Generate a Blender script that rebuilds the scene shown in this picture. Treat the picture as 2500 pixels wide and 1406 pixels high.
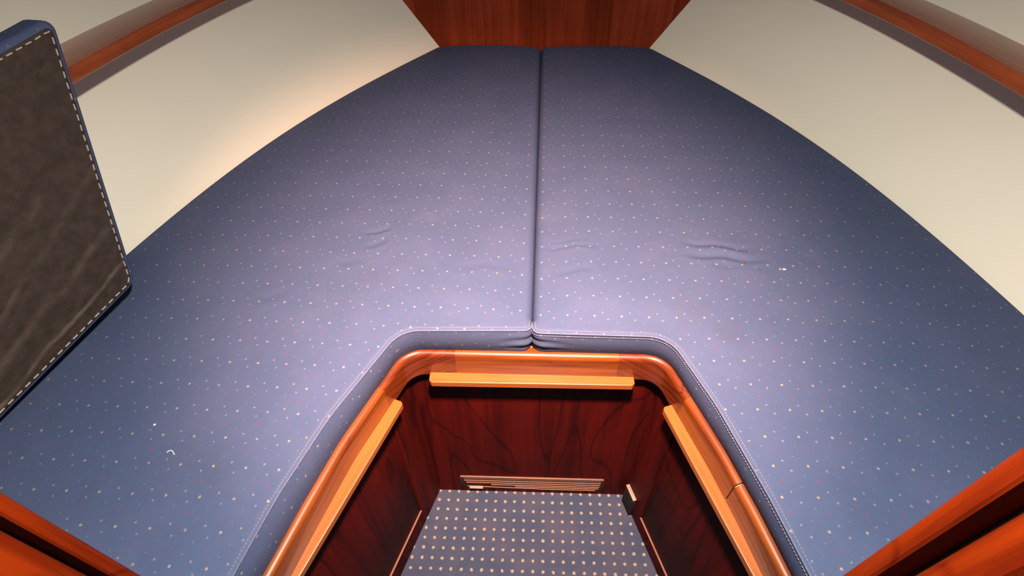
import bpy, bmesh, math, random
import numpy as np
from mathutils import Vector, Matrix

for o in list(bpy.data.objects):
    bpy.data.objects.remove(o, do_unlink=True)
random.seed(4)
rng = np.random.RandomState(7)
SC = bpy.context.scene
COL = SC.collection
LIFT = 0.86            # everything below is written with the berth cushion top at z = 0; the cabin sole ends up at z = 0

# ------------------------------------------------------------------ camera
FPX = 1350.0
nd = Vector((29.5, 1259.0, FPX)).normalized()                               # "down" in camera axes (x right, y down, z forward)
fw = Vector((99.0, -(FPX * FPX + 29.5 * 99.0) / 1259.0, FPX)).normalized()  # "forward"
rt = nd.cross(fw)
RW = Matrix((rt, fw, -nd))
cx_, cy_, cz_ = RW @ Vector((1, 0, 0)), RW @ Vector((0, -1, 0)), RW @ Vector((0, 0, -1))
cam_d = bpy.data.cameras.new('camera')
cam = bpy.data.objects.new('camera', cam_d)
COL.objects.link(cam)
cam_d.sensor_width = 36.0
cam_d.lens = FPX / 2500.0 * 36.0
cam_d.clip_start = 0.02
M = Matrix((cx_, cy_, cz_)).transposed().to_4x4()
M.translation = Vector((0, 0, 0.9 + LIFT))
cam.matrix_world = M
SC.camera = cam

# ------------------------------------------------------------------ world, lamp, exposure
w = bpy.data.worlds.new('cabin_ambient')
SC.world = w
w.use_nodes = True
bg = w.node_tree.nodes['Background']
bg.inputs['Color'].default_value = (0.78, 0.88, 1.0, 1)
bg.inputs['Strength'].default_value = 0.10
ld = bpy.data.lights.new('ceiling_lamp', 'AREA')
ld.shape = 'DISK'
ld.size = 0.085
ld.energy = 39.0
ld.spread = math.radians(152)
ld.color = (1.0, 0.88, 0.74)
lo = bpy.data.objects.new('ceiling_lamp', ld)
COL.objects.link(lo)
lo.location = (0.03, 0.22, 1.14 + LIFT)
# added pink spot at the lamp's position, makes the lavender pool on the berth
sd = bpy.data.lights.new('added_pool_spot', 'SPOT')
sd.energy = 500.0
sd.color = (1.0, 0.54, 0.37)
sd.spot_size = math.radians(69)
sd.spot_blend = 1.0
sd.shadow_soft_size = 0.042
so = bpy.data.objects.new('added_pool_spot', sd)
COL.objects.link(so)
so.location = (0.03, 0.22, 1.13 + LIFT)
so.rotation_euler = (Vector((-0.05, 0.83, 0.0)) - Vector((0.03, 0.22, 1.13))).to_track_quat('-Z', 'Y').to_euler()
SC.view_settings.view_transform = 'Standard'
SC.view_settings.look = 'None'
SC.view_settings.gamma = 1.0
SC.view_settings.use_curve_mapping = False
SC.view_settings.exposure = 0.0

# ------------------------------------------------------------------ node helpers
class NT:
    def __init__(self, name):
        self.m = bpy.data.materials.new(name)
        self.m.use_nodes = True
        self.t = self.m.node_tree
        self.t.nodes.clear()
        self.out = self.n('ShaderNodeOutputMaterial')
        self.p = self.n('ShaderNodeBsdfPrincipled')
        self.l(self.p.outputs[0], self.out.inputs[0])
    def n(self, t, **k):
        x = self.t.nodes.new(t)
        for a, b in k.items():
            setattr(x, a, b)
        return x
    def l(self, a, b):
        self.t.links.new(a, b)
    def setin(self, sock, v):
        if isinstance(v, bpy.types.NodeSocket):
            self.l(v, sock)
        else:
            sock.default_value = v
    def math(self, op, a, b=0.0, clamp=False):
        x = self.n('ShaderNodeMath', operation=op, use_clamp=clamp)
        self.setin(x.inputs[0], a); self.setin(x.inputs[1], b)
        return x.outputs[0]
    def vm(self, op, a, b=(0, 0, 0)):
        x = self.n('ShaderNodeVectorMath', operation=op)
        self.setin(x.inputs[0], a)
        if op not in ('LENGTH', 'FRACTION'):
            self.setin(x.inputs[1], b)
        return x.outputs['Value'] if op == 'LENGTH' else x.outputs['Vector']
    def mapr(self, v, a, b, c, d, smooth=True):
        x = self.n('ShaderNodeMapRange', interpolation_type='SMOOTHSTEP' if smooth else 'LINEAR')
        self.setin(x.inputs['Value'], v)
        for k, q in zip(('From Min', 'From Max', 'To Min', 'To Max'), (a, b, c, d)):
            x.inputs[k].default_value = q
        return x.outputs['Result']
    def mix(self, f, a, b, mode='MIX'):
        x = self.n('ShaderNodeMix', data_type='RGBA', blend_type=mode)
        self.setin(x.inputs[0], f)
        self.setin(x.inputs[6], a if isinstance(a, bpy.types.NodeSocket) else (*a, 1))
        self.setin(x.inputs[7], b if isinstance(b, bpy.types.NodeSocket) else (*b, 1))
        return x.outputs[2]
    def noise(self, vec, scale, detail=3.0, rough=0.5, dist=0.0):
        x = self.n('ShaderNodeTexNoise')
        self.setin(x.inputs['Vector'], vec)
        x.inputs['Scale'].default_value = scale
        x.inputs['Detail'].default_value = detail
        x.inputs['Roughness'].default_value = rough
        x.inputs['Distortion'].default_value = dist
        return x.outputs['Fac']
    def mapping(self, vec, scale, rot=(0, 0, 0), loc=(0, 0, 0)):
        x = self.n('ShaderNodeMapping')
        self.l(vec, x.inputs['Vector'])
        x.inputs['Scale'].default_value = scale
        x.inputs['Rotation'].default_value = rot
        x.inputs['Location'].default_value = loc
        return x.outputs[0]
    def coord(self, which='Object'):
        return self.n('ShaderNodeTexCoord').outputs[which]
    def bump(self, h, strength, dist):
        x = self.n('ShaderNodeBump')
        x.inputs['Strength'].default_value = strength
        x.inputs['Distance'].default_value = dist
        self.l(h, x.inputs['Height'])
        self.l(x.outputs[0], self.p.inputs['Normal'])
    def fin(self, color, rough=0.5, spec=0.5, coat=0.0, coat_rough=0.1):
        self.setin(self.p.inputs['Base Color'], color if isinstance(color, bpy.types.NodeSocket) else (*color, 1))
        self.setin(self.p.inputs['Roughness'], rough)
        self.p.inputs['Specular IOR Level'].default_value = spec
        self.p.inputs['Coat Weight'].default_value = coat
        self.p.inputs['Coat Roughness'].default_value = coat_rough
        return self.m

PX_, PY_ = 0.057, 0.0535        # repeat of the woven dots

def fabric(name, phase, flip):
    """blue upholstery with small woven dots; the two cushions are cut with the cloth turned end for end"""
    t = NT(name)
    uv = t.coord('UV')
    jit = t.n('ShaderNodeTexNoise'); t.l(uv, jit.inputs['Vector']); jit.inputs['Scale'].default_value = 160.0
    jv = t.vm('MULTIPLY', t.vm('SUBTRACT', jit.outputs['Color'], (0.5, 0.5, 0.5)), (0.0022, 0.0022, 0))
    p = t.vm('ADD', uv, jv)
    cell = t.vm('MULTIPLY', t.vm('SUBTRACT', p, (phase[0], phase[1], 0)), (1 / PX_, 1 / PY_, 0))
    big = t.noise(uv, 7.0, 4, 0.6)
    weave = t.noise(t.mapping(uv, (420, 900, 1)), 1.0, 2, 0.6)
    base = t.mix(t.mapr(big, 0.35, 0.7, 0, 1), (0.048, 0.071, 0.142), (0.056, 0.077, 0.150))
    base = t.mix(t.mapr(weave, 0.3, 0.75, 0, 0.35), base, (0.032, 0.050, 0.115))
    soil = t.noise(uv, 4.2, 5, 0.62, 0.3)
    base = t.mix(t.mapr(soil, 0.56, 0.72, 0.0, 0.28), base, (0.045, 0.052, 0.082))
    base = t.mix(t.mapr(t.noise(t.mapping(uv, (1, 1, 1), (0, 0, 0), (3.1, 1.7, 0)), 5.5, 5, 0.65), 0.60, 0.75, 0.0, 0.22), base, (0.085, 0.105, 0.175))
    col = base
    dots = [((0.0, 0.0), 0.00185, (0.150, 0.040, 0.085), 0.85), ((0.167, 0.487), 0.00225, (0.210, 0.180, 0.150), 0.95),
            ((0.68, 0.33), 0.0019, (0.165, 0.140, 0.130), 0.85), ((0.86, 0.66), 0.00165, (0.130, 0.160, 0.225), 0.75),
            ((0.363, 0.16), 0.0012, (0.085, 0.140, 0.200), 0.65), ((0.53, 0.80), 0.0012, (0.085, 0.145, 0.185), 0.65)]
    fade = t.mapr(t.noise(uv, 90.0, 1, 0.5), 0.25, 0.5, 0.55, 1.0)
    for (a, b), r, c, s in dots:
        if flip:
            a, b = -a, -b
        q = t.vm('FRACTION', t.vm('ADD', cell, (0.5 - a, 0.5 + b, 0)))      # b runs aft
        q = t.vm('MULTIPLY', t.vm('SUBTRACT', q, (0.5, 0.5, 0)), (PX_, PY_, 0))
        d = t.vm('LENGTH', q)
        mk = t.math('MULTIPLY', t.mapr(d, r * 0.75, r * 1.3, s, 0.0), fade)
        col = t.mix(mk, col, c)
    h = t.math('ADD', t.math('MULTIPLY', weave, 0.25), t.noise(uv, 24.0, 3, 0.5))
    t.bump(h, 0.22, 0.004)
    t.p.inputs['Sheen Weight'].default_value = 0.0
    t.p.inputs['Sheen Roughness'].default_value = 0.45
    t.p.inputs['Sheen Tint'].default_value = (1.0, 0.86, 0.92, 1)
    t.p.inputs['IOR'].default_value = 1.4
    t.p.inputs['Specular Tint'].default_value = (1.0, 0.69, 0.74, 1)
    return t.fin(col, 0.8, 0.22)

def wood(name, light, dark, axis='X', use='Object', rough=0.28, coat=0.35, figure=0.5, scale=1.0, rot=(0, 0, 0)):
    """varnished timber: streaks and flowing growth rings drawn out along one axis"""
    t = NT(name)
    v = t.coord(use)
    st = {'X': (1.2, 30, 30), 'Y': (30, 1.2, 30), 'Z': (30, 30, 1.2)}[axis]
    st2 = {'X': (1.6, 6.5, 6.5), 'Y': (6.5, 1.6, 6.5), 'Z': (6.5, 6.5, 1.6)}[axis]
    m1 = t.mapping(v, tuple(s * scale for s in st), rot)
    m2 = t.mapping(v, tuple(s * scale for s in st2), rot)
    n1 = t.noise(m1, 1.0, 5, 0.6, 0.3)
    ring = t.noise(m2, 0.75, 1.5, 0.4, 0.4)
    rings = t.math('ABSOLUTE', t.math('SINE', t.math('MULTIPLY', ring, 30.0)))
    rings = t.mapr(rings, 0.0, 0.35, 1.0, 0.0)
    blot = t.noise(v, 5.0, 2, 0.5)
    f = t.math('ADD', t.mapr(n1, 0.32, 0.72, 0.0, 0.75), t.math('MULTIPLY', rings, figure))
    f = t.math('ADD', f, t.mapr(blot, 0.3, 0.75, -0.1, 0.22), clamp=True)
    c = t.mix(f, light, dark)
    pore = t.noise(t.mapping(v, tuple(s * scale * 5 for s in st), rot), 1.0, 2, 0.5)
    t.bump(pore, 0.05, 0.001)
    return t.fin(c, rough, 0.40 if coat > 0 else 0.06, coat, 0.07)

def plain(name, color, rough=0.5, spec=0.4, var=0.06, nscale=30.0):
    t = NT(name)
    n = t.noise(t.coord('Object'), nscale, 3, 0.55)
    c = t.mix(t.mapr(n, 0.3, 0.7, 0, 1), tuple(x * (1 - var) for x in color), tuple(min(1, x * (1 + var)) for x in color))
    t.bump(n, 0.05, 0.001)
    return t.fin(c, rough, spec)

# ------------------------------------------------------------------ materials
M_FAB_L = fabric('blue_dotted_fabric_port', (-0.444, 0.905), False)
M_FAB_R = fabric('blue_dotted_fabric_starboard', (0.360, 1.003), True)
M_PIPE = plain('blue_seam_welt', (0.075, 0.090, 0.165), 0.75, 0.3, 0.1, 200)
M_THREAD = plain('pale_thread', (0.150, 0.150, 0.190), 0.6, 0.3)
M_THREAD2 = plain('cream_thread', (0.36, 0.335, 0.29), 0.55, 0.3)
M_HULL = plain('cream_hull_liner', (0.79, 0.775, 0.675), 0.55, 0.3, 0.012, 3.0)
M_TRIM = wood('teak_rail', (0.175, 0.040, 0.0022), (0.060, 0.008, 0.0010), 'X', 'UV', 0.40, 0.5, 0.12, 3.2)
M_TRIMC = wood('teak_corner', (0.125, 0.022, 0.0018), (0.042, 0.005, 0.0009), 'X', 'UV', 0.40, 0.5, 0.5, 2.2)
M_BATTEN = wood('pale_batten', (0.25, 0.075, 0.013), (0.19, 0.050, 0.008), 'X', 'Object', 0.42, 0.1, 0.10, 2.5)
M_PANEL = wood('mahogany_panel', (0.060, 0.0036, 0.0024), (0.020, 0.0016, 0.0014), 'Z', 'Object', 0.55, 0.0, 0.55, 1.0)
M_DOOR = wood('mahogany_door', (0.056, 0.0036, 0.0024), (0.020, 0.0016, 0.0014), 'Z', 'Object', 0.55, 0.0, 0.5, 1.1)
M_EDGE = plain('pale_door_edge', (0.21, 0.088, 0.060), 0.5)
M_SHELF = wood('mahogany_shelf', (0.33, 0.070, 0.020), (0.16, 0.030, 0.010), 'X', 'UV', 0.25, 0.5, 0.15, 2.2)
M_JAMB = wood('mahogany_jamb', (0.165, 0.0165, 0.0012), (0.050, 0.0030, 0.0005), 'Z', 'Object', 0.45, 0.0, 0.3, 1.8)
M_PLY = plain('pale_plywood', (0.66, 0.42, 0.20), 0.6)
M_SLAT = plain('brown_louvre', (0.16, 0.080, 0.058), 0.5, 0.35, 0.08, 60)
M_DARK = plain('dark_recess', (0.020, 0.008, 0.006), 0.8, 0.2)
M_BLOCKTOP = plain('pale_block_top', (0.24, 0.175, 0.145), 0.5)
M_BLOCKSHADE = plain('black_block_shade', (0.012, 0.009, 0.008), 0.8, 0.2)
M_LINT = plain('white_lint', (0.85, 0.80, 0.70), 0.7)
M_LINT2 = plain('beige_lint', (0.45, 0.36, 0.33), 0.7)

def carpet_mat():
    t = NT('blue_carpet_cream_dots')
    v = t.coord('Object')
    jit = t.n('ShaderNodeTexNoise'); t.l(v, jit.inputs['Vector']); jit.inputs['Scale'].default_value = 110.0
    jv = t.vm('MULTIPLY', t.vm('SUBTRACT', jit.outputs['Color'], (0.5, 0.5, 0.5)), (0.005, 0.005, 0))
    p = t.vm('ADD', v, jv)
    p = t.mapping(p, (1, 1, 1), (0, 0, -math.radians(0.78)))
    a = math.radians(0.78)
    ox, oy = -0.267, 0.731
    ph = (ox * math.cos(a) + oy * math.sin(a), -ox * math.sin(a) + oy * math.cos(a), 0)
    px, py = 0.0302, 0.0293
    cell = t.vm('MULTIPLY', t.vm('SUBTRACT', p, ph), (1 / px, 1 / py, 0))
    q = t.vm('FRACTION', t.vm('ADD', cell, (0.5, 0.5, 0)))
    q = t.vm('MULTIPLY', t.vm('SUBTRACT', q, (0.5, 0.5, 0)), (px, py, 0))
    d = t.vm('LENGTH', q)
    mk = t.mapr(d, 0.0034, 0.0056, 1.0, 0.0)
    big = t.noise(v, 9.0, 4, 0.6)
    fib = t.noise(v, 420.0, 2, 0.6)
    base = t.mix(t.mapr(big, 0.35, 0.7, 0, 1), (0.036, 0.052, 0.098), (0.058, 0.062, 0.100))
    base = t.mix(t.mapr(fib, 0.3, 0.7, 0, 0.4), base, (0.026, 0.036, 0.066))
    col = t.mix(mk, base, (0.235, 0.215, 0.175))
    t.bump(fib, 0.5, 0.003)
    return t.fin(col, 0.9, 0.2)
M_CARPET = carpet_mat()

def vinyl_mat():
    t = NT('dark_creased_vinyl')
    v = t.coord('Object')
    wob = t.n('ShaderNodeTexNoise'); t.l(v, wob.inputs['Vector']); wob.inputs['Scale'].default_value = 9.0; wob.inputs['Detail'].default_value = 3.0
    vw = t.vm('ADD', v, t.vm('MULTIPLY', t.vm('SUBTRACT', wob.outputs['Color'], (.5, .5, .5)), (0.035, 0.035, 0)))
    sep = t.n('ShaderNodeSeparateXYZ'); t.l(vw, sep.inputs[0])
    X, Y = sep.outputs[0], sep.outputs[1]
    brk = t.mapr(t.noise(v, 11.0, 2, 0.5), 0.35, 0.6, 0.25, 1.0)
    soft = t.noise(v, 6.0, 4, 0.55)
    fine = t.noise(v, 240.0, 3, 0.6)
    grain = t.noise(v, 45.0, 4, 0.65)
    h = t.math('ADD', t.math('MULTIPLY', soft, 0.9), t.math('MULTIPLY', grain, 0.10))
    h = t.math('ADD', h, t.math('MULTIPLY', fine, 0.025))
    c = t.mix(t.mapr(grain, 0.3, 0.7, 0, 1), (0.027, 0.019, 0.0145), (0.041, 0.029, 0.0225))
    # pressed-in creases: a*x + b*y = k in the panel's own plane
    for a_, b_, k_, wd, up, lite in CREASE_LINES:
        d = t.math('ABSOLUTE', t.math('SUBTRACT', t.math('ADD', t.math('MULTIPLY', X, a_), t.math('MULTIPLY', Y, b_)), k_))
        mk = t.math('MULTIPLY', t.mapr(d, 0.0, wd, 1.0, 0.0), brk)
        h = t.math('ADD', h, t.math('MULTIPLY', mk, up))
        if lite > 0: c = t.mix(t.math('MULTIPLY', mk, lite), c, (0.13, 0.095, 0.085))
    t.bump(h, 0.6, 0.02)
    return t.fin(c, 0.5, 0.3)
CREASE_LINES = [(0.10, 0.995, 0.055, 0.009, 0.25, 0.55), (0.16, 0.987, 0.115, 0.016, 0.20, 0.20), (0.22, 0.975, 0.255, 0.022, -0.22, 0.0),
                (-0.12, 0.993, 0.43, 0.016, -0.30, 0.0), (0.30, 0.954, 0.19, 0.012, 0.14, 0.12)]
M_VINYL = vinyl_mat()

PLANK_TONES = [(0.155, 0.034, 0.014), (0.125, 0.026, 0.010), (0.170, 0.038, 0.016), (0.140, 0.030, 0.013),
               (0.180, 0.042, 0.018), (0.118, 0.025, 0.010)]
M_PLANKS = [wood('bulkhead_veneer_%d' % i, c, tuple(x * 0.55 for x in c), 'Z', 'Object', 0.40, 0.0, 0.12, 1.3)
            for i, c in enumerate([(r * 1.55, g * 1.05, b * 0.9) for r, g, b in PLANK_TONES])]

# ------------------------------------------------------------------ object helpers
def mesh_obj(name, verts, faces, mat, parent=None, origin=(0, 0, 0), smooth=True, uvs=None, solid_uv=None):
    o3 = np.array(origin, float)
    vv = np.asarray(verts, float) - o3
    me = bpy.data.meshes.new(name)
    me.from_pydata(vv.tolist(), [], [tuple(int(i) for i in f) for f in faces])
    if uvs is not None:
        ul = me.uv_layers.new(name='UVMap')
        idx = np.empty(len(me.loops), dtype=np.int32)
        me.loops.foreach_get('vertex_index', idx)
        ul.data.foreach_set('uv', np.asarray(uvs, dtype=np.float32)[idx].ravel())
    bm = bmesh.new(); bm.from_mesh(me)
    bmesh.ops.recalc_face_normals(bm, faces=bm.faces)
    bm.to_mesh(me); bm.free()
    if smooth:
        me.polygons.foreach_set('use_smooth', [True] * len(me.polygons))
    me.materials.append(mat)
    me.update()
    o = bpy.data.objects.new(name, me)
    COL.objects.link(o)
    po = np.zeros(3)
    if parent is not None:
        o.parent = parent
        q = parent
        while q is not None:
            po += np.array(q.location); q = q.parent
    o.location = o3 - po
    return o

def empty(name, loc):
    o = bpy.data.objects.new(name, None)
    o.empty_display_size = 0.05
    COL.objects.link(o)
    o.location = loc
    return o

def tag(o, label=None, cat=None, group=None, kind=None):
    if label: o['label'] = label
    if cat: o['category'] = cat
    if group: o['group'] = group
    if kind: o['kind'] = kind
    return o

def auto_smooth(o, angle=35):
    me = o.data
    bm = bmesh.new(); bm.from_mesh(me)
    for e in bm.edges:
        if len(e.link_faces) == 2 and e.calc_face_angle(0) > math.radians(angle):
            e.smooth = False
    bm.to_mesh(me); bm.free()
    return o

def box_obj(name, corners_plan, z0, z1, mat, parent=None, origin=None, bevel=0.0, uv=False, seg=2):
    """prism over a plan polygon with optional bevel"""
    n = len(corners_plan)
    v = [(x, y, z0) for x, y in corners_plan] + [(x, y, z1) for x, y in corners_plan]
    f = [tuple(range(n))[::-1], tuple(range(n, 2 * n))] + [(i, (i + 1) % n, n + (i + 1) % n, n + i) for i in range(n)]
    if origin is None:
        origin = (sum(p[0] for p in corners_plan) / n, sum(p[1] for p in corners_plan) / n, z0)
    o = mesh_obj(name, v, f, mat, parent, origin, smooth=False)
    if bevel > 0:
        bm = bmesh.new(); bm.from_mesh(o.data)
        bmesh.ops.bevel(bm, geom=list(bm.edges), offset=bevel, segments=seg, profile=0.5, affect='EDGES', clamp_overlap=True)
        bm.to_mesh(o.data); bm.free()
        o.data.polygons.foreach_set('use_smooth', [True] * len(o.data.polygons))
        auto_smooth(o, 50)
    return o

def fillet_poly(pts, radii, closed=False, narc=10):
    pts = [np.array(p, float) for p in pts]
    out = []
    n = len(pts)
    for i, p in enumerate(pts):
        if (not closed and i in (0, n - 1)) or radii[i] <= 0:
            out.append(p); continue
        a, b = pts[i - 1], pts[(i + 1) % n]
        u = (a - p) / np.linalg.norm(a - p); v = (b - p) / np.linalg.norm(b - p)
        ang = math.acos(max(-1, min(1, float(u @ v))))
        if math.pi - ang < 1e-3:
            out.append(p); continue
        d = radii[i] / math.tan(ang / 2)
        d = min(d, 0.49 * np.linalg.norm(a - p), 0.49 * np.linalg.norm(b - p))
        r = d * math.tan(ang / 2)
        bis = (u + v) / np.linalg.norm(u + v)
        c = p + bis * (r / math.sin(ang / 2))
        p0, p1 = p + u * d, p + v * d
        a0 = math.atan2(*(p0 - c)[::-1]); a1 = math.atan2(*(p1 - c)[::-1])
        da = (a1 - a0 + math.pi) % (2 * math.pi) - math.pi
        for k in range(narc + 1):
            t = a0 + da * k / narc
            out.append(c + r * np.array([math.cos(t), math.sin(t)]))
    return np.array(out)

def resample(p, n=None, s=None):
    d = np.r_[0, np.cumsum(np.linalg.norm(np.diff(p, axis=0), axis=1))]
    if s is None:
        s = np.linspace(0, d[-1], n)
    else:
        s = np.asarray(s) * d[-1]
    return np.stack([np.interp(s, d, p[:, k]) for k in range(p.shape[1])], 1)

def plan_normals(p, side):
    t = np.gradient(p, axis=0)
    t /= np.linalg.norm(t, axis=1)[:, None] + 1e-12
    return np.stack([-t[:, 1], t[:, 0]], 1) * side

def tube(name, path, r, mat, parent, nseg=6, origin=(0, 0, 0)):
    P = np.asarray(path, float)
    T = np.gradient(P, axis=0); T /= np.linalg.norm(T, axis=1)[:, None]
    up = np.array([0, 0, 1.0])
    A = np.cross(T, up); A /= np.linalg.norm(A, axis=1)[:, None]
    B = np.cross(A, T)
    V = []; F = []
    for i in range(len(P)):
        for k in range(nseg):
            t = 2 * math.pi * k / nseg
            V.append(P[i] + r * (math.cos(t) * A[i] + math.sin(t) * B[i]))
    for i in range(len(P) - 1):
        for k in range(nseg):
            a = i * nseg + k; b = i * nseg + (k + 1) % nseg
            F.append((a, b, b + nseg, a + nseg))
    F.append(tuple(range(nseg))); F.append(tuple(range((len(P) - 1) * nseg, len(P) * nseg)))
    return mesh_obj(name, V, F, mat, parent, origin)

def dashes(name, path, pitch, length, wdt, hgt, mat, parent, origin=(0, 0, 0)):
    """one joined mesh of small stitches lying along a 3D path"""
    P = np.asarray(path, float)
    L = np.linalg.norm(np.diff(P, axis=0), axis=1).sum()
    n = int(L / pitch)
    V = []; F = []
    for i in range(n):
        a, b = resample(P, s=[i * pitch / L, (i * pitch + length) / L])
        t = (b - a) / (np.linalg.norm(b - a) + 1e-9)
        sd = np.cross(t, (0, 0, 1.0)); sd /= np.linalg.norm(sd) + 1e-9
        upv = np.cross(sd, t)
        k = len(V)
        for q in (a, b):
            for e, g in ((-1, -1), (1, -1), (1, 1), (-1, 1)):
                V.append(q + sd * wdt * e * 0.5 + upv * hgt * g * 0.5)
        F += [(k, k + 1, k + 2, k + 3), (k + 4, k + 5, k + 6, k + 7)] + [(k + j, k + (j + 1) % 4, k + 4 + (j + 1) % 4, k + 4 + j) for j in range(4)]
    o = mesh_obj(name, V, F, mat, parent, origin, smooth=False)
    o['kind'] = 'stuff'
    return o

# ------------------------------------------------------------------ the hull sides
_hY = np.array([.15, .5, .826, .903, 1.0, 1.19, 1.4, 1.53, 1.65, 1.75, 1.86, 1.99, 2.09])
_hX = np.array([1.150, 1.105, 1.032, 1.005, .979, .922, .835, .762, .712, .645, .570, .475, .406])
_pc = np.polyfit(_hY, _hX, 5)
def hull0(Y):
    return np.polyval(_pc, Y)
def hull_s(Y):
    return 0.33 + 0.36 * np.clip((np.asarray(Y) - .8) / 1.29, 0, 1)
def hullx(Y, z):
    zz = np.where(np.asarray(z) < 0.62, z, 0.62 + (1 - np.exp(-(np.asarray(z) - 0.62) / 0.35)) * 0.35)
    return hull0(Y) + hull_s(Y) * zz
YB = 2.092            # forward bulkhead

def hull_wall(name, sg, label):
    ys = np.linspace(0.05, YB + 0.03, 90); zs = np.linspace(-0.16, 1.15, 50)
    V = []; F = []
    ny, nz = len(ys), len(zs)
    for off in (0.0, 0.02):
        for y in ys:
            for z in zs:
                V.append((sg * (hullx(y, z) + off), y, z))
    N = ny * nz
    for i in range(ny - 1):
        for j in range(nz - 1):
            a = i * nz + j
            F.append((a, a + 1, a + nz + 1, a + nz))
            F.append((N + a, N + a + nz, N + a + nz + 1, N + a + 1))
    for i in range(ny - 1):
        for j in (0, nz - 1):
            a = i * nz + j
            F.append((a, a + nz, N + a + nz, N + a))
    for j in range(nz - 1):
        for i in (0, ny - 1):
            a = i * nz + j
            F.append((a, a + 1, N + a + 1, N + a))
    o = mesh_obj(name, V, F, M_HULL, None, (sg * 1.0, 1.0, -0.16))
    auto_smooth(o, 50)
    return tag(o, label, 'wall', kind='structure')
hull_wall('wall_left', -1, 'smooth cream hull side on the left behind the dark cushion')
hull_wall('wall_right', 1, 'smooth cream hull side on the right above the berth')

# ------------------------------------------------------------------ forward bulkhead of veneer strips
def clip_poly(poly, a, b, c):      # keep a*x + b*z <= c
    out = []
    for i in range(len(poly)):
        p, q = poly[i], poly[(i + 1) % len(poly)]
        fp, fq = a * p[0] + b * p[1] - c, a * q[0] + b * q[1] - c
        if fp <= 0: out.append(p)
        if fp * fq < 0:
            t = fp / (fp - fq)
            out.append((p[0] + t * (q[0] - p[0]), p[1] + t * (q[1] - p[1])))
    return out
bulk = empty('wall_front', (0, YB, -0.1))
tag(bulk, 'dark red wooden bulkhead at the foot of the berth', 'wall', kind='structure')
edges = [-1.15, -0.86, -0.70, -0.545, -0.470, -0.352, -0.222, -0.094, 0.012, 0.075, 0.146, 0.246, 0.33, 0.46, 0.60, 0.74, 0.90, 1.15]
h0, hs = float(hull0(YB)), float(hull_s(YB))
for i in range(len(edges) - 1):
    a, b = edges[i] + 0.00012, edges[i + 1] - 0.00012
    poly = [(a, -0.1), (b, -0.1), (b, 1.12), (a, 1.12)]
    for z0 in (0.0, 0.7, 1.0):      # follow the hull outline, kept just inside it
        d = (float(hullx(YB, z0 + .05)) - float(hullx(YB, z0 - .05))) / 0.1
        hx0 = float(hullx(YB, z0))
        poly = clip_poly(poly, 1, -d, hx0 - d * z0 + 0.004)
        poly = clip_poly(poly, -1, -d, hx0 - d * z0 + 0.004)
    if len(poly) < 3: continue
    n = len(poly); th = 0.018; pr = rng.uniform(0, 0.0003)
    V = [(x, YB - pr, z) for x, z in poly] + [(x, YB + th, z) for x, z in poly]
    F = [tuple(range(n)), tuple(range(n, 2 * n))[::-1]] + [(k, (k + 1) % n, n + (k + 1) % n, n + k) for k in range(n)]
    o = mesh_obj('plank', V, F, M_PLANKS[(i * 5 + i // 3) % len(M_PLANKS)], bulk, (0.5 * (a + b), YB, 0.3 + rng.uniform(-.2, .2)), smooth=False)

# ------------------------------------------------------------------ carpeted sole
ZF = -LIFT
fl = box_obj('floor', [(-0.56, -0.6), (0.56, -0.6), (0.56, 0.75), (-0.56, 0.75)], ZF - 0.02, ZF, M_CARPET, None, (0, 0, ZF))
tag(fl, 'blue carpet with rows of cream dots in the footwell', 'floor', kind='structure')

# ------------------------------------------------------------------ side shelves along the hull
def shelf(name, sg, ztop, depth, thick, label):
    ys = np.linspace(0.22, YB - 0.004, 80)
    prof = []
    r = 0.004
    # (inset from hull, z): closed section with a softly rounded front edge
    prof = [(-0.003, ztop), (depth - r, ztop), (depth - r * .3, ztop - r * .3), (depth, ztop - r), (depth, ztop - thick + r),
            (depth - r * .3, ztop - thick + r * .3), (depth - r, ztop - thick), (-0.003, ztop - thick)]
    wv = np.r_[0, np.cumsum([math.dist(prof[k], prof[k + 1]) for k in range(len(prof) - 1)])]
    V = []; F = []; U = []
    n = len(prof)
    # horizontal inward normal of the hull curve
    dx = np.gradient(hull0(ys), ys)
    run = np.r_[0, np.cumsum(np.hypot(np.diff(ys), np.diff(hull0(ys))))]
    for i, y in enumerate(ys):
        nn = np.array([-1.0, dx[i]]); nn /= np.linalg.norm(nn)
        for k, (d, z) in enumerate(prof):
            x0 = float(hullx(y, z)); z = z + 0.13 * max(d, 0)
            V.append((sg * (x0 + nn[0] * d), min(y + nn[1] * d, YB - 0.002), z)); U.append((run[i], wv[k]))
    for i in range(len(ys) - 1):
        for k in range(n):
            a = i * n + k; b = i * n + (k + 1) % n
            F.append((a, b, b + n, a + n))
    F.append(tuple(range(n))); F.append(tuple(range((len(ys) - 1) * n, len(ys) * n)))
    o = mesh_obj(name, V, F, M_SHELF, None, (sg * 0.95, 1.2, ztop), uvs=U)
    auto_smooth(o, 40)
    return tag(o, label, 'shelf', kind='structure')
shelf('trim_1', -1, 0.381, 0.165, 0.025, 'curved reddish wooden ledge on the left hull side, partly behind the dark cushion')
shelf('trim_2', 1, 0.357, 0.160, 0.028, 'curved reddish wooden ledge on the right hull side, top right corner')

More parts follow.
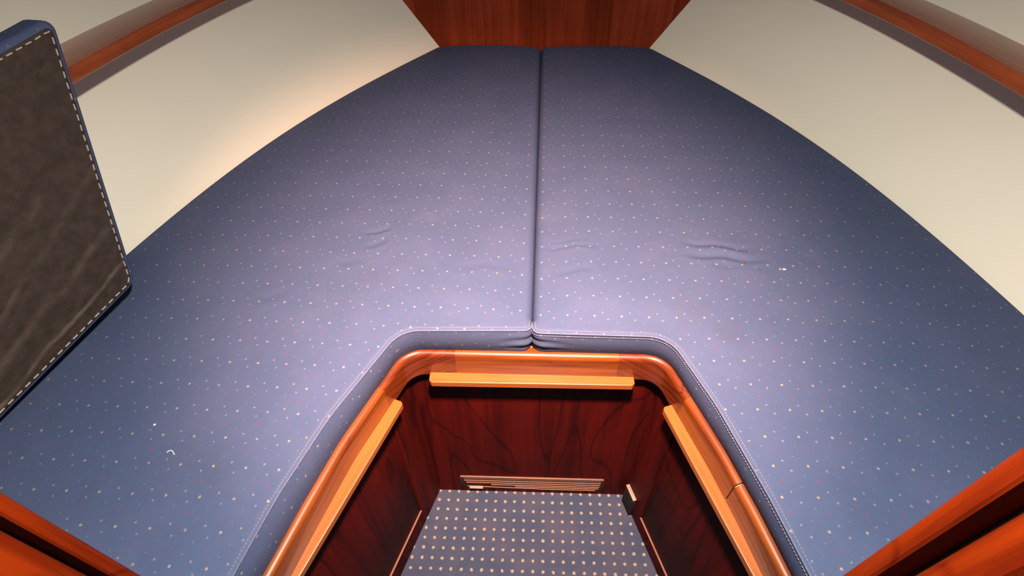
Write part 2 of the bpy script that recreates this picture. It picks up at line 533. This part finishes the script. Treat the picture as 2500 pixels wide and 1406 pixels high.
# ------------------------------------------------------------------ berth base: platform, rail, battens, panels, locker doors
BZ = -0.085
berth = empty('berth', (0, 0.5, ZF))
tag(berth, 'wooden berth base with varnished orange rail and dark panels round the footwell', 'berth')
rail_pts = [(-0.466, 0.165), (-0.442, 0.254), (-0.415, 0.361), (-0.377, 0.498), (-0.292, 0.7265), (0.283, 0.7325), (0.365, 0.508), (0.399, 0.397), (0.426, 0.294), (0.450, 0.19)]
rail_rad = [0, .6, .6, .6, .062, .062, .6, .6, .6, 0]
RAIL = resample(fillet_poly(rail_pts, rail_rad), 700)
RN = plan_normals(RAIL, -1)            # into the well
def rail_piece(name, i0, i1, mat, diag=None):
    prof = [(-0.010, BZ), (0.0015, BZ), (0.004, BZ)]
    r = 0.012
    for k in range(1, 8):
        t = math.pi / 2 * k / 7
        prof.append((0.004 + r * math.sin(t), BZ - r + r * math.cos(t)))
    prof += [(0.016, BZ - r - 0.0025), (0.016, -0.1605), (0.016, -0.163), (0.014, -0.165), (-0.010, -0.165)]
    wv = np.r_[0, np.cumsum([math.dist(prof[k], prof[k + 1]) for k in range(len(prof) - 1)])]
    V = []; F = []; U = []
    idx = np.arange(i0, i1 + 1, 2)
    if idx[-1] != i1: idx = np.r_[idx, i1]
    n = len(prof); L = 0.0; prev = None
    for j, i in enumerate(idx):
        if prev is not None: L += np.linalg.norm(RAIL[i] - prev)
        prev = RAIL[i]
        for k, (d, z) in enumerate(prof):
            q = RAIL[i] + RN[i] * d
            V.append((q[0], q[1], z))
            if diag is None: U.append((L + i0, wv[k]))
            else: U.append((q[0] * diag[0] + q[1] * diag[1] + z * 0.8 + i0, q[0] * -diag[1] + q[1] * diag[0] + z * 0.9))
    for j in range(len(idx) - 1):
        for k in range(n):
            a = j * n + k; b = j * n + (k + 1) % n
            F.append((a, b, b + n, a + n))
    F.append(tuple(range(n))); F.append(tuple(range((len(idx) - 1) * n, len(idx) * n)))
    mid = RAIL[(i0 + i1) // 2]
    o = mesh_obj(name, V, F, mat, berth, (mid[0], mid[1], -0.165), uvs=U)
    return auto_smooth(o, 50)
def ridx(cond):
    return int(np.argmax(cond))
half = len(RAIL) // 2
iL = int(np.argmin(np.hypot(RAIL[:, 0] + 0.331, RAIL[:, 1] - 0.625)))
iL2 = int(np.argmin(np.hypot(RAIL[:, 0] + 0.178, RAIL[:, 1] - 0.728)))
iR2 = int(np.argmin(np.hypot(RAIL[:, 0] - 0.182, RAIL[:, 1] - 0.731)))
iR = int(np.argmin(np.hypot(RAIL[:, 0] - 0.322, RAIL[:, 1] - 0.625)))
iR3 = int(np.argmin(np.hypot(RAIL[:, 0] - 0.384, RAIL[:, 1] - 0.445)))
rail_piece('rail_board', 0, iL, M_TRIM)
rail_piece('rail_corner', iL, iL2, M_TRIMC, (0.75, 0.66))
rail_piece('rail_board', iL2, iR2, M_TRIM)
rail_piece('rail_corner', iR2, iR, M_TRIMC, (0.75, -0.66))
rail_piece('rail_board', iR, iR3 - 1, M_TRIM)
rail_piece('rail_board', iR3, len(RAIL) - 1, M_TRIM)
# glue line of the scarf joint in the starboard rail
q0 = RAIL[iR3 - 1] + RN[iR3] * 0.0; 
jl = [(*(RAIL[iR3] + RN[iR3] * d), z) for d, z in ((0.004, BZ + .0002), (0.010, BZ - .0012), (0.0145, BZ - .0055), (0.0163, BZ - .012), (0.0163, BZ - .03))]
tag(tube('joint_line', jl, 0.0005, M_THREAD2, berth, 5), 'pale glue line across the rail')

def batten(a, b, width_out, width_in, z1, h):
    a, b = np.array(a), np.array(b)
    t = (b - a) / np.linalg.norm(b - a); nrm = np.array([-t[1], t[0]])
    L = np.linalg.norm(b - a)
    V = []
    c = 0.004
    pl = [(0, width_out), (0, -width_in + c * 1.4), (c * 1.4, -width_in), (L - c * 1.4, -width_in), (L, -width_in + c * 1.4), (L, width_out)]
    # local mesh: x along the stick
    n = len(pl)
    V = [(x, y, 0) for x, y in pl] + [(x, y, h) for x, y in pl]
    F = [tuple(range(n))[::-1], tuple(range(n, 2 * n))] + [(i, (i + 1) % n, n + (i + 1) % n, n + i) for i in range(n)]
    o = mesh_obj('support_batten', V, F, M_BATTEN, berth, (0, 0, 0), smooth=False)
    bm = bmesh.new(); bm.from_mesh(o.data)
    bmesh.ops.bevel(bm, geom=[e for e in bm.edges], offset=0.0018, segments=2, profile=0.5, affect='EDGES', clamp_overlap=True)
    bm.to_mesh(o.data); bm.free()
    o.location = Vector((a[0], a[1], z1 - h)) - berth.location
    o.rotation_euler = (0, 0, math.atan2(t[1], t[0]))
    tag(o, 'pale square batten under the rail')
    return o
batten((-0.240, 0.704), (0.223, 0.713), 0.012, 0.0195, -0.154, 0.018)
batten((-0.470, 0.115), (-0.2965, 0.6345), 0.027, 0.0105, -0.154, 0.018)
batten((0.286, 0.6445), (0.455, 0.15), 0.027, 0.0105, -0.154, 0.018)

# platform under the cushions
hy = np.linspace(0.12, YB - 0.003, 50)
outer = [(-float(hullx(y, -0.1)) + 0.003, y) for y in hy] + [(float(hullx(y, -0.1)) - 0.003, y) for y in hy[::-1]]
innr = [tuple(p) for p in (RAIL + RN * -0.0105)[::-1][::6]]
innr = [(innr[0][0], 0.12)] + innr + [(innr[-1][0], 0.12)]
box_obj('platform', outer + innr, -0.100, BZ - 0.0005, M_PLY, berth, (0, 1.2, -0.1))

# footwell panels
PL0, PR0 = np.array([-0.299, 0.734]), np.array([0.291, 0.743])
def lside(y): return -0.299 - 0.3065 * (0.734 - y)
def rside(y): return 0.291 + 0.3475 * (0.743 - y)
box_obj('back_panel', [tuple(PL0), tuple(PR0), (PR0[0] + .02, PR0[1] + .016), (PL0[0] - .02, PL0[1] + .016)], ZF, -0.1005, M_PANEL, berth)
def side_panels(fn, sg, yfront, ydoor, zs):
    def strip(ya, yb, o0, o1):
        sx = sg
        return [(fn(ya) + sx * o0, ya), (fn(yb) + sx * o0, yb), (fn(yb) + sx * o1, yb), (fn(ya) + sx * o1, ya)]
    box_obj('side_panel', strip(yfront, ydoor + 0.0008, 0, 0.018), ZF, -0.1005, M_PANEL, berth)
    box_obj('plinth_panel', strip(ydoor, 0.12, 0, 0.018), ZF, zs - 0.003, M_PANEL, berth)
    lip = box_obj('door_sill', strip(ydoor - 0.001, 0.12, -0.0010, 0.0046), zs - 0.0030, zs, M_EDGE, berth, None, 0.0006)
    tag(lip, 'thin pale strip below the locker door')
    d = box_obj('locker_door', strip(ydoor - 0.0010, 0.12, 0.0045, 0.018), zs + 0.0008, -0.1005, M_DOOR, berth, None, 0.0008)
side_panels(lside, -1, 0.734, 0.632, -0.7715)
side_panels(rside, 1, 0.743, 0.646, -0.787)

# ------------------------------------------------------------------ louvre grille low on the back panel
yaw = math.atan2(0.009, 0.59)
def on_back(x, off=0.0):
    return 0.7345 + (x + 0.299) * 0.009 / 0.59 - off
gr = empty('vent_grille', (0, on_back(0), -0.835))
tag(gr, 'brown louvred vent grille low on the back panel of the footwell', 'vent')
X0, X1, ZT, ZB = -0.2235, 0.2175, -0.7475, -0.836
def bar(name, xa, xb, za, zb, o0, o1, mat, bevel=0.0008, tilt=0.0):
    o = box_obj(name, [(xa, on_back(xa, o1)), (xb, on_back(xb, o1)), (xb, on_back(xb, o0)), (xa, on_back(xa, o0))], za, zb, mat, gr,
                (0.5 * (xa + xb), on_back(0.5 * (xa + xb)), 0.5 * (za + zb)), bevel)
    o.rotation_euler = (0, tilt, 0)
    return o
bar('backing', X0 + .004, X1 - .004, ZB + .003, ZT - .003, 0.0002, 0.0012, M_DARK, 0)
bar('frame_bar', X0, X1 + 0.001, ZT - 0.0075, ZT - 0.0005, 0.0, 0.0055, M_SLAT)
tag(bar('frame_end', X0 - .004, X0 + .006, ZB, ZT - .006, 0.0, 0.004, M_DARK), 'dark end of the grille frame')
tag(bar('frame_end', X1 - .004, X1 + .006, ZB, ZT - .006, 0.0, 0.004, M_DARK), 'dark end of the grille frame')
def slat(xa, xb, z, tilt=0.0, mat=M_SLAT):
    # louvre blade: flat strip pitched down towards the room
    zc = z; V = []
    for x in (xa, xb):
        dz = (x - 0.5 * (xa + xb)) * math.tan(-tilt)
        for o, zz in ((0.0008, 0.0022), (0.0016, 0.0023), (0.0036, 0.0008), (0.0034, -0.0004), (0.0008, 0.0004)):
            V.append((x, on_back(x, o), zc + zz + dz))
    n = 5
    F = [tuple(range(n)), tuple(range(n, 2 * n))] + [(k, (k + 1) % n, n + (k + 1) % n, n + k) for k in range(n)]
    return mesh_obj('slat', V, F, mat, gr, (0.5 * (xa + xb), on_back(0), z), smooth=False)
slat(-0.2150, 0.2140, -0.7655)
slat(-0.2140, 0.2130, -0.7800)
slat(-0.2080, 0.2120, -0.7940)
slat(-0.1300, 0.2110, -0.8075)
slat(-0.0550, 0.2090, -0.8195)
tag(slat(-0.2060, 0.0180, -0.8265, 0.035), 'sprung lower slat hanging askew')
slat(0.0150, 0.2000, -0.8320)
frag = bar('slat_fragment', -0.1990, -0.1560, -0.8195, -0.8150, 0.003, 0.012, M_BLOCKTOP)
tag(frag, 'pale broken end of a slat')

# ------------------------------------------------------------------ small block low on the right panel
bk = empty('wall_block', (0.30, 0.70, ZF))
tag(bk, 'small pale-topped block low on the right footwell panel, shade below it painted black', 'block')
ya, yb = 0.728, 0.679
def rin(y, o): return (rside(y) - o, y - o * 0.33)
box_obj('body', [rin(ya, -.0002), rin(yb, -.0002), rin(yb, .0105), rin(ya, .0105)], ZF, -0.7475, M_BLOCKSHADE, bk, None, 0.001)  # black body paints the unlit front and shadow below the cap
box_obj('cap', [rin(ya, .0005), rin(yb, .0005), rin(yb, .0115), rin(ya, .0115)], -0.7475, -0.7425, M_BLOCKTOP, bk, None, 0.0012)

# ------------------------------------------------------------------ berth cushions
def smooth_noise(x, y, seed, sc):
    r = np.random.RandomState(seed); z = 0
    for k in range(7):
        a = r.uniform(0, 2 * math.pi); f = sc * r.uniform(.6, 1.7); p = r.uniform(0, 6.3)
        z = z + np.sin((x * math.cos(a) + y * math.sin(a)) * f + p)
    return z / 7

# creases pressed into the cloth: (x0, y0, x1, y1, width, depth)
CREASES = [(-.428, 1.005, -.362, 1.024, .0075, -.0030), (-.412, .955, -.370, .985, .009, -.0022), (-.47, .90, -.40, .915, .012, -.0014),
           (.015, .971, .140, .980, .007, -.0016), (.02, .992, .12, .998, .007, -.0010), (.03, .89, .13, .90, .010, -.0012),
           (.345, .996, .500, .977, .0085, -.0034), (.345, .955, .520, .938, .0095, -.0038), (.36, .975, .49, .958, .008, .0016),
           (.40, .925, .53, .912, .010, -.0012), (-.20, .90, -.06, .905, .012, -.0010), (-.62, .78, -.55, .80, .012, -.0012)]

def berth_cushion(name, sg, top_pts, top_rad, bot_pts, bot_rad, mat, label, seed):
    root = empty(name, (sg * 0.5, 0.9, BZ))
    tag(root, label, 'cushion', 'blue berth cushions')
    nS = 520
    Tp = resample(fillet_poly(top_pts, top_rad), nS)
    # same run along the lower edge
    Bp = resample(fillet_poly(bot_pts, bot_rad), nS)
    Nn = plan_normals(Tp, -1 if sg > 0 else 1)           # into the cushion
    # outer edge along the hull, with matching run
    yy = np.linspace(0.18, YB - 0.004, 400)
    Oc = np.stack([sg * (hull0(yy) - 0.0025), yy], 1)
    s = np.linspace(0, 1, nS)
    Op = resample(Oc, s=s)
    On = plan_normals(Op, 1 if sg > 0 else -1)
    # spread the outer run so the cross lines stay roughly square to the hull
    zt = -0.005
    rows = []; uvr = []
    nw = 12
    onseam = np.clip((Tp[:, 1] - 0.733) / 0.03, 0, 1) * (np.abs(Tp[:, 0]) < 0.04)     # 1 along the centre seam
    rs = 0.0130 + 0.008 * onseam
    zs_ = 0.005 + 0.021 * onseam
    dist_w = np.zeros(nS)
    wallrun = np.linalg.norm(np.c_[Tp - Bp, np.full(nS, zt - BZ)], axis=1)
    for k in range(nw):
        f = k / nw
        p = Bp * (1 - f) + Tp * f
        bul = 0.005 * math.sin(math.pi * f)
        z = BZ + 0.0003 + (-zs_ - BZ - 0.0003) * f
        # gathers where the cover turns the corner at the centre seam
        q = p - Nn * bul
        q = q * (1 - onseam)[:, None] + (Tp - Nn * 0.0012) * onseam[:, None]      # pressed together along the seam
        rows.append(np.c_[q, z])
        uvr.append(Tp - Nn * (wallrun * (1 - f))[:, None])
    # rounded shoulder, softer where the two cushions meet
    for t in np.linspace(0, math.pi / 2, 8):
        ins = rs * (1 - math.cos(t))
        rows.append(np.c_[Tp + Nn * ins[:, None], -zs_ * (1 - math.sin(t))]); uvr.append(Tp + Nn * ins[:, None])
    I = Tp + Nn * rs[:, None]; E_ = Op + On * 0.030
    nv = 190
    for k in range(1, nv):
        f = k / nv
        g = f
        rows.append(np.c_[I * (1 - g) + E_ * g, np.zeros(nS)]); uvr.append(I * (1 - g) + E_ * g)
    for k in range(0, 7):
        t = math.pi / 2 * k / 6
        q = Op + On * (0.030 * (1 - math.sin(t)))
        z = -0.030 * (1 - math.cos(t)) * 0.75
        rows.append(np.c_[q, np.full(nS, z)]); uvr.append(Op + On * (0.030 * (1 - t / (math.pi / 2))))
    rows.append(np.c_[Op, np.full(nS, BZ + 0.0003)]); uvr.append(Op - On * 0.07)
    V = np.array(rows)            # (rows, nS, 3)
    U = np.array(uvr)
    # top relief
    k0, k1 = nw + 7, len(rows) - 2
    X, Y = V[k0:k1, :, 0], V[k0:k1, :, 1]
    bnd = np.vstack([Tp[::4], Op[::4]])
    dist = np.full(X.shape, 9.0)
    for bx, by in bnd:
        np.minimum(dist, np.hypot(X - bx, Y - by), out=dist)
    edge = np.clip((dist - 0.012) / 0.09, 0, 1); edge = edge * edge * (3 - 2 * edge)
    dz = 0.0045 * edge + np.clip(dist / 0.3, 0, 1) * 0.002
    dz = dz + edge * (0.0020 * smooth_noise(X, Y, seed, 9.0) + 0.0009 * smooth_noise(X, Y, seed + 1, 26.0))
    for x0, y0, x1, y1, wd, am in CREASES:
        d = np.array([x1 - x0, y1 - y0]); L = np.linalg.norm(d); d /= L
        rx, ry = X - x0, Y - y0
        a = rx * d[0] + ry * d[1]; b = -rx * d[1] + ry * d[0]
        b = b + 0.004 * np.sin(a * 60)
        fall = np.exp(-(np.maximum(0, np.abs(a - L / 2) - L * .25) / (L * .22)) ** 2)
        dz = dz + am * fall * (np.exp(-(b / wd) ** 2) - 0.45 * np.exp(-((b + 1.7 * wd) / wd) ** 2))
    V[k0:k1, :, 2] += dz
    # ends: bow end rolls down, aft end too
    for e_y, r, sgn in ((YB - 0.004, 0.022, 1), (0.18, 0.02, -1)):
        d = (e_y - V[:, :, 1]) * sgn
        u = np.clip(1 - d / r, 0, 1)
        drop = (r - np.sqrt(np.maximum(0, r * r - (u * r) ** 2))) * 0.8
        top = V[:, :, 2] > -0.02
        V[:, :, 2] -= np.where(top, drop, 0)
    # corner gathers on the wall near the seam corner
    cor = np.array(CORNER[sg])
    dcor = np.hypot(Tp[:, 0] - cor[0], Tp[:, 1] - cor[1])
    for k in range(1, nw):
        fz = k / nw
        amp = 0.0034 * np.exp(-(dcor / 0.045) ** 2) * math.sin(math.pi * fz)
        ph = fz * 17.0 + dcor * 38.0 * (1.0 - 0.5 * fz)
        V[k, :, :2] -= Nn * (amp * np.sin(ph))[:, None]
    nr = len(rows)
    VV = V.reshape(-1, 3); UU = U.reshape(-1, 2)
    F = []
    for k in range(nr - 1):
        a = np.arange(nS - 1) + k * nS
        F.append(np.stack([a, a + 1, a + nS + 1, a + nS], 1))
    F = [tuple(q) for q in np.concatenate(F).tolist()]
    F.append(tuple(k * nS for k in range(nr)))
    F.append(tuple(k * nS + nS - 1 for k in range(nr)))
    a = (nr - 1) * nS
    for i in range(nS - 1):
        F.append((i, i + 1, a + i + 1, a + i))
    c = mesh_obj('cover', VV, F, mat, root, (sg * 0.5, 0.9, BZ), uvs=UU)
    auto_smooth(c, 60)
    # welt along the upper edge from the aft end round to the seam and a little way up it
    last = int(np.argmax((np.arange(nS) > nS * .3) & (Tp[:, 1] > 0.748) & (np.abs(Tp[:, 0]) < 0.03)))
    wpath = np.c_[Tp[:last], np.full(last, zt + .0012)]
    tube('welt', wpath[::2], 0.0019, M_PIPE, root, 7, (sg * .4, .5, 0))
    p1 = np.c_[Tp[:last] + Nn[:last] * 0.0055, np.full(last, zt + .0048)]
    dashes('stitching', p1[4:], 0.0056, 0.0036, 0.0011, 0.0009, M_THREAD, root, (sg * .4, .5, 0))
    p2 = np.c_[Tp[:last] - Nn[:last] * 0.0022, np.full(last, zt - .0050)]
    if sg > 0:
        dashes('stitching', p2[4:], 0.0056, 0.0036, 0.0011, 0.0009, M_THREAD, root, (sg * .4, .5, 0))
    return root

CORNER = {-1: (-0.0105, 0.7205), 1: (-0.0070, 0.7160)}
SEAM = -0.0087
topL = [(-0.458, 0.18), (-0.448, 0.240), (-0.424, 0.352), (-0.378, 0.503), (-0.2845, 0.7110), (SEAM - .0003, 0.7215), (SEAM - .0003, YB - .004)]
topR = [(0.443, 0.18), (0.418, 0.272), (0.389, 0.388), (0.337, 0.559), (0.272, 0.7150), (SEAM + .0003, 0.7150), (SEAM + .0003, YB - .004)]
botL = [(-0.460, 0.18), (-0.441, 0.252), (-0.414, 0.361), (-0.376, 0.498), (-0.2895, 0.7230), (SEAM - .005, 0.7278), (SEAM - .0003, YB - .004)]
botR = [(0.450, 0.18), (0.425, 0.294), (0.398, 0.397), (0.364, 0.508), (0.2805, 0.7290), (SEAM + .005, 0.7278), (SEAM + .0003, YB - .004)]
rad = [0, .5, .5, .5, .065, .016, 0]
berth_cushion('berth_cushion', -1, topL, rad, botL, rad, M_FAB_L, 'blue dotted berth cushion left of the centre seam, under the dark upright cushion', 3)
berth_cushion('berth_cushion', 1, topR, rad, botR, rad, M_FAB_R, 'blue dotted berth cushion right of the centre seam', 11)

# ------------------------------------------------------------------ upright cushion with the dark backing towards the camera
A = np.array([-0.84968, 0.76939, 0.060])
u_ = np.array([-0.30575, -0.94735, -0.09514]); u_ /= np.linalg.norm(u_)
up_ = np.array([-0.11243, -0.0633, 0.99164]); up_ -= u_ * (up_ @ u_); up_ /= np.linalg.norm(up_)
nf = np.cross(u_, up_); nf = nf if nf[0] > 0 else -nf     # towards the cabin
UEND, WTOP, TU = 0.59, 0.4636, -0.2157
outline = [(0.0, 0.0), (UEND, 0.0), (UEND, WTOP + .008), (TU, WTOP)]
orad = [0.034, 0.03, 0.02, 0.016]
def inset_poly(pts, d):
    n = len(pts); out = []
    P = [np.array(p, float) for p in pts]
    for i in range(n):
        a, p, b = P[i - 1], P[i], P[(i + 1) % n]
        e1 = (p - a) / np.linalg.norm(p - a); e2 = (b - p) / np.linalg.norm(b - p)
        n1 = np.array([-e1[1], e1[0]]); n2 = np.array([-e2[1], e2[0]])
        m = n1 + n2; m /= np.linalg.norm(m)
        out.append(p + m * d / (m @ n1))
    return out
def ring(d):
    return fillet_poly(inset_poly(outline, d), [max(0.004, r - d * .8) for r in orad], True, 12)
def densify(p, n):
    q = np.vstack([p, p[:1]])
    return resample(q, n + 1)[:-1]
NR = 420
def c3(p, depth):                      # depth measured back from the face plane
    return A + np.outer(p[:, 0], u_) + np.outer(p[:, 1], up_) - nf * depth
loose = empty('loose_cushion', A + u_ * .25 - nf * 0.04 - np.array([0, 0, 0.03]))
tag(loose, 'dark-backed blue cushion standing on edge against the left hull side', 'cushion')
TH = 0.062; RR = 0.012
rings = []
for k in range(9):
    t = math.pi / 2 * k / 8
    rings.append((RR * (1 - math.sin(t)), RR * (1 - math.cos(t))))
rings = [(0.030, -0.0002), (0.020, 0.0)] + rings + [(0.0, TH * .5)] + [(RR * (1 - math.sin(t)), TH - RR * (1 - math.cos(t))) for t in np.linspace(math.pi / 2, 0, 9)]
V = []; F = []; U = []
for ins, dep in rings:
    p = densify(ring(ins), NR)
    V.append(c3(p, dep)); U.append(np.c_[p[:, 0], p[:, 1] + dep])
nr = len(rings)
V = np.concatenate(V); U = np.concatenate(U)
for k in range(nr - 1):
    for i in range(NR):
        j = (i + 1) % NR
        F.append((k * NR + i, k * NR + j, (k + 1) * NR + j, (k + 1) * NR + i))
F.append(tuple(range(NR))); F.append(tuple(range((nr - 1) * NR, nr * NR)))
body = mesh_obj('cover', V, F, M_FAB_L, loose, tuple(A), uvs=U)
auto_smooth(body, 60)
# dark backing panel: its local axes lie in the face so creases follow it
def local_panel():
    o_in = 0.0105
    P = densify(ring(o_in), NR)
    V = []; F = []
    lv = [(0.0, -0.0006), (0.0, 0.0008), (0.0010, 0.0016)]
    for ins, h in lv:
        q = densify(ring(o_in + ins), NR)
        V += [(a, b, h) for a, b in q]
    # shrink rings towards the centre for a tidy crown with soft sags
    cen = P.mean(0)
    steps = np.linspace(0.02, 0.97, 26)
    base = densify(ring(o_in + 0.001), NR)
    for s_ in steps:
        q = base * (1 - s_) + cen * s_
        hh = 0.0016 + 0.0050 * (1 - (1 - s_) ** 6) * 0.4
        relief = 0.0016 * smooth_noise(q[:, 0] * 1.0 + q[:, 1] * .8, q[:, 1] - q[:, 0] * .8, 5, 30.0) * min(1, s_ * 6)
        V += [(a, b, hh + r) for (a, b), r in zip(q, relief)]
    n_r = len(lv) + len(steps)
    for k in range(n_r - 1):
        for i in range(NR):
            j = (i + 1) % NR
            F.append((k * NR + i, k * NR + j, (k + 1) * NR + j, (k + 1) * NR + i))
    F.append(tuple(range((n_r - 1) * NR, n_r * NR)))
    F.append(tuple(range(NR)))
    o = mesh_obj('backing', V, F, M_VINYL, None, (0, 0, 0))
    Mx = Matrix((Vector(u_), Vector(up_), Vector(np.cross(u_, up_)))).transposed().to_4x4()
    sgn = 1 if np.cross(u_, up_) @ nf > 0 else -1
    if sgn < 0:
        co = np.array([v.co for v in o.data.vertices]); co[:, 2] *= -1
        o.data.vertices.foreach_set('co', co.ravel()); o.data.flip_normals()
    Mx.translation = Vector(A)
    o.parent = loose
    o.matrix_parent_inverse = Matrix.Identity(4)
    Ml = Matrix.Translation(-loose.location) @ Mx
    o.matrix_basis = Ml
    tag(o, 'creased dark brown vinyl backing')
    return o, Ml, sgn
bp, ML, SG = local_panel()
# single cream stitches round the backing
sp = ring(0.0155); sp = np.vstack([sp, sp[:1]])
per = np.linalg.norm(np.diff(sp, axis=0), axis=1).sum()
pitch = 0.0182; nst = int(per / pitch)
def stitch_mesh():
    L, Wd, H = 0.0112, 0.0021, 0.0016
    bm = bmesh.new()
    bmesh.ops.create_cube(bm, size=1.0)
    for v in bm.verts:
        k = 0.72 if v.co.z * SG > 0 else 1.0
        v.co = Vector((v.co.x * L * (0.9 if v.co.z * SG > 0 else 1), v.co.y * Wd * k, v.co.z * H))
    me = bpy.data.meshes.new('stitch'); bm.to_mesh(me); bm.free()
    me.materials.append(M_THREAD2)
    return me
SM = stitch_mesh()
for i in range(nst):
    s0 = (i + 0.5) / nst
    a, b = resample(sp, s=[max(0, s0 - 0.0008), min(1, s0 + 0.0008)])
    m = (a + b) / 2
    if m[0] > 0.45: continue                      # far end never seen
    ang = math.atan2(b[1] - a[1], b[0] - a[0])
    o = bpy.data.objects.new('stitch', SM)
    COL.objects.link(o)
    o.parent = loose
    o.matrix_basis = ML @ Matrix.Translation((m[0], m[1], SG * 0.0026)) @ Matrix.Rotation(ang + rng.uniform(-.05, .05), 4, 'Z')

# ------------------------------------------------------------------ door jambs either side of the camera
def jamb(name, sg, X, Y0, Y1, Y2, Y3, label):
    root = empty(name, (sg * X, Y2, ZF))
    tag(root, label, 'door frame', kind='structure')
    s = sg
    r = 0.006
    mould = [(X + 0.075, Y0), (X + r, Y0)] + [(X + r - r * math.sin(t), Y0 - r + r * math.cos(t)) for t in np.linspace(0.2, math.pi / 2, 6)] + [(X, Y1 + .002), (X + .002, Y1), (X + 0.075, Y1)]
    box_obj('moulding', [(s * a, b) for a, b in mould], ZF, 1.1, M_JAMB, root)
    box_obj('rebate', [(s * (X + .024), Y1 - .0002), (s * (X + .024), Y2 + .0002), (s * (X + .075), Y2 + .0002), (s * (X + .075), Y1 - .0002)], ZF, 1.1, M_DARK, root)  # near-black colour paints in the shade of the groove
    post = [(X + 0.075, Y2), (X + .003, Y2), (X, Y2 - .003), (X, Y3 + .004), (X + .004, Y3), (X + .075, Y3)]
    box_obj('post', [(s * a, b) for a, b in post], ZF, 1.1, M_JAMB, root)
jamb('trim_3', -1, 0.4495, 0.1725, 0.157, 0.1478, 0.055, 'reddish wooden door jamb in the bottom left corner')
jamb('trim_4', 1, 0.2910, 0.1725, 0.1557, 0.142, 0.1135, 'reddish wooden door jamb in the bottom right corner')

# ------------------------------------------------------------------ bits of lint on the cushions
def lint(name, x, y, z, sx, sy, sz, rot, mat, label):
    bm = bmesh.new()
    bmesh.ops.create_icosphere(bm, subdivisions=2, radius=1.0)
    for v in bm.verts:
        k = 1 + 0.18 * math.sin(v.co.x * 5 + v.co.y * 3)
        v.co = Vector((v.co.x * sx, v.co.y * sy * k, v.co.z * sz))
    me = bpy.data.meshes.new(name); bm.to_mesh(me); bm.free()
    me.materials.append(mat); me.polygons.foreach_set('use_smooth', [True] * len(me.polygons))
    o = bpy.data.objects.new(name, me); COL.objects.link(o)
    o.location = (x, y, z); o.rotation_euler = (0, 0, rot)
    return tag(o, label, 'crumb')
lint('crumb', 0.555, 0.910, 0.0072, 0.0042, 0.0024, 0.0016, 0.0, M_LINT, 'bright white crumb on the right berth cushion')
lint('crumb', 0.5455, 0.910, 0.0068, 0.0026, 0.0016, 0.0012, 0.1, M_LINT2, 'dull beige crumb just left of the bright white crumb')
lint('crumb', -0.688, 0.470, 0.0062, 0.0026, 0.0020, 0.0014, 0.7, M_LINT, 'white speck of lint on the left berth cushion')
th = [(-0.640 + 0.016 * t, 0.418 + 0.004 * math.sin(t * 4.2), 0.0066) for t in np.linspace(0, 1, 12)]
o = tube('thread', th, 0.0007, M_LINT, None, 6, th[0])
tag(o, 'short curled white thread on the left berth cushion', 'thread')

# ------------------------------------------------------------------ set the cabin on its sole
for o in list(SC.objects):
    if o.parent is None and o.type in ('MESH', 'EMPTY'):
        o.location.z += LIFT
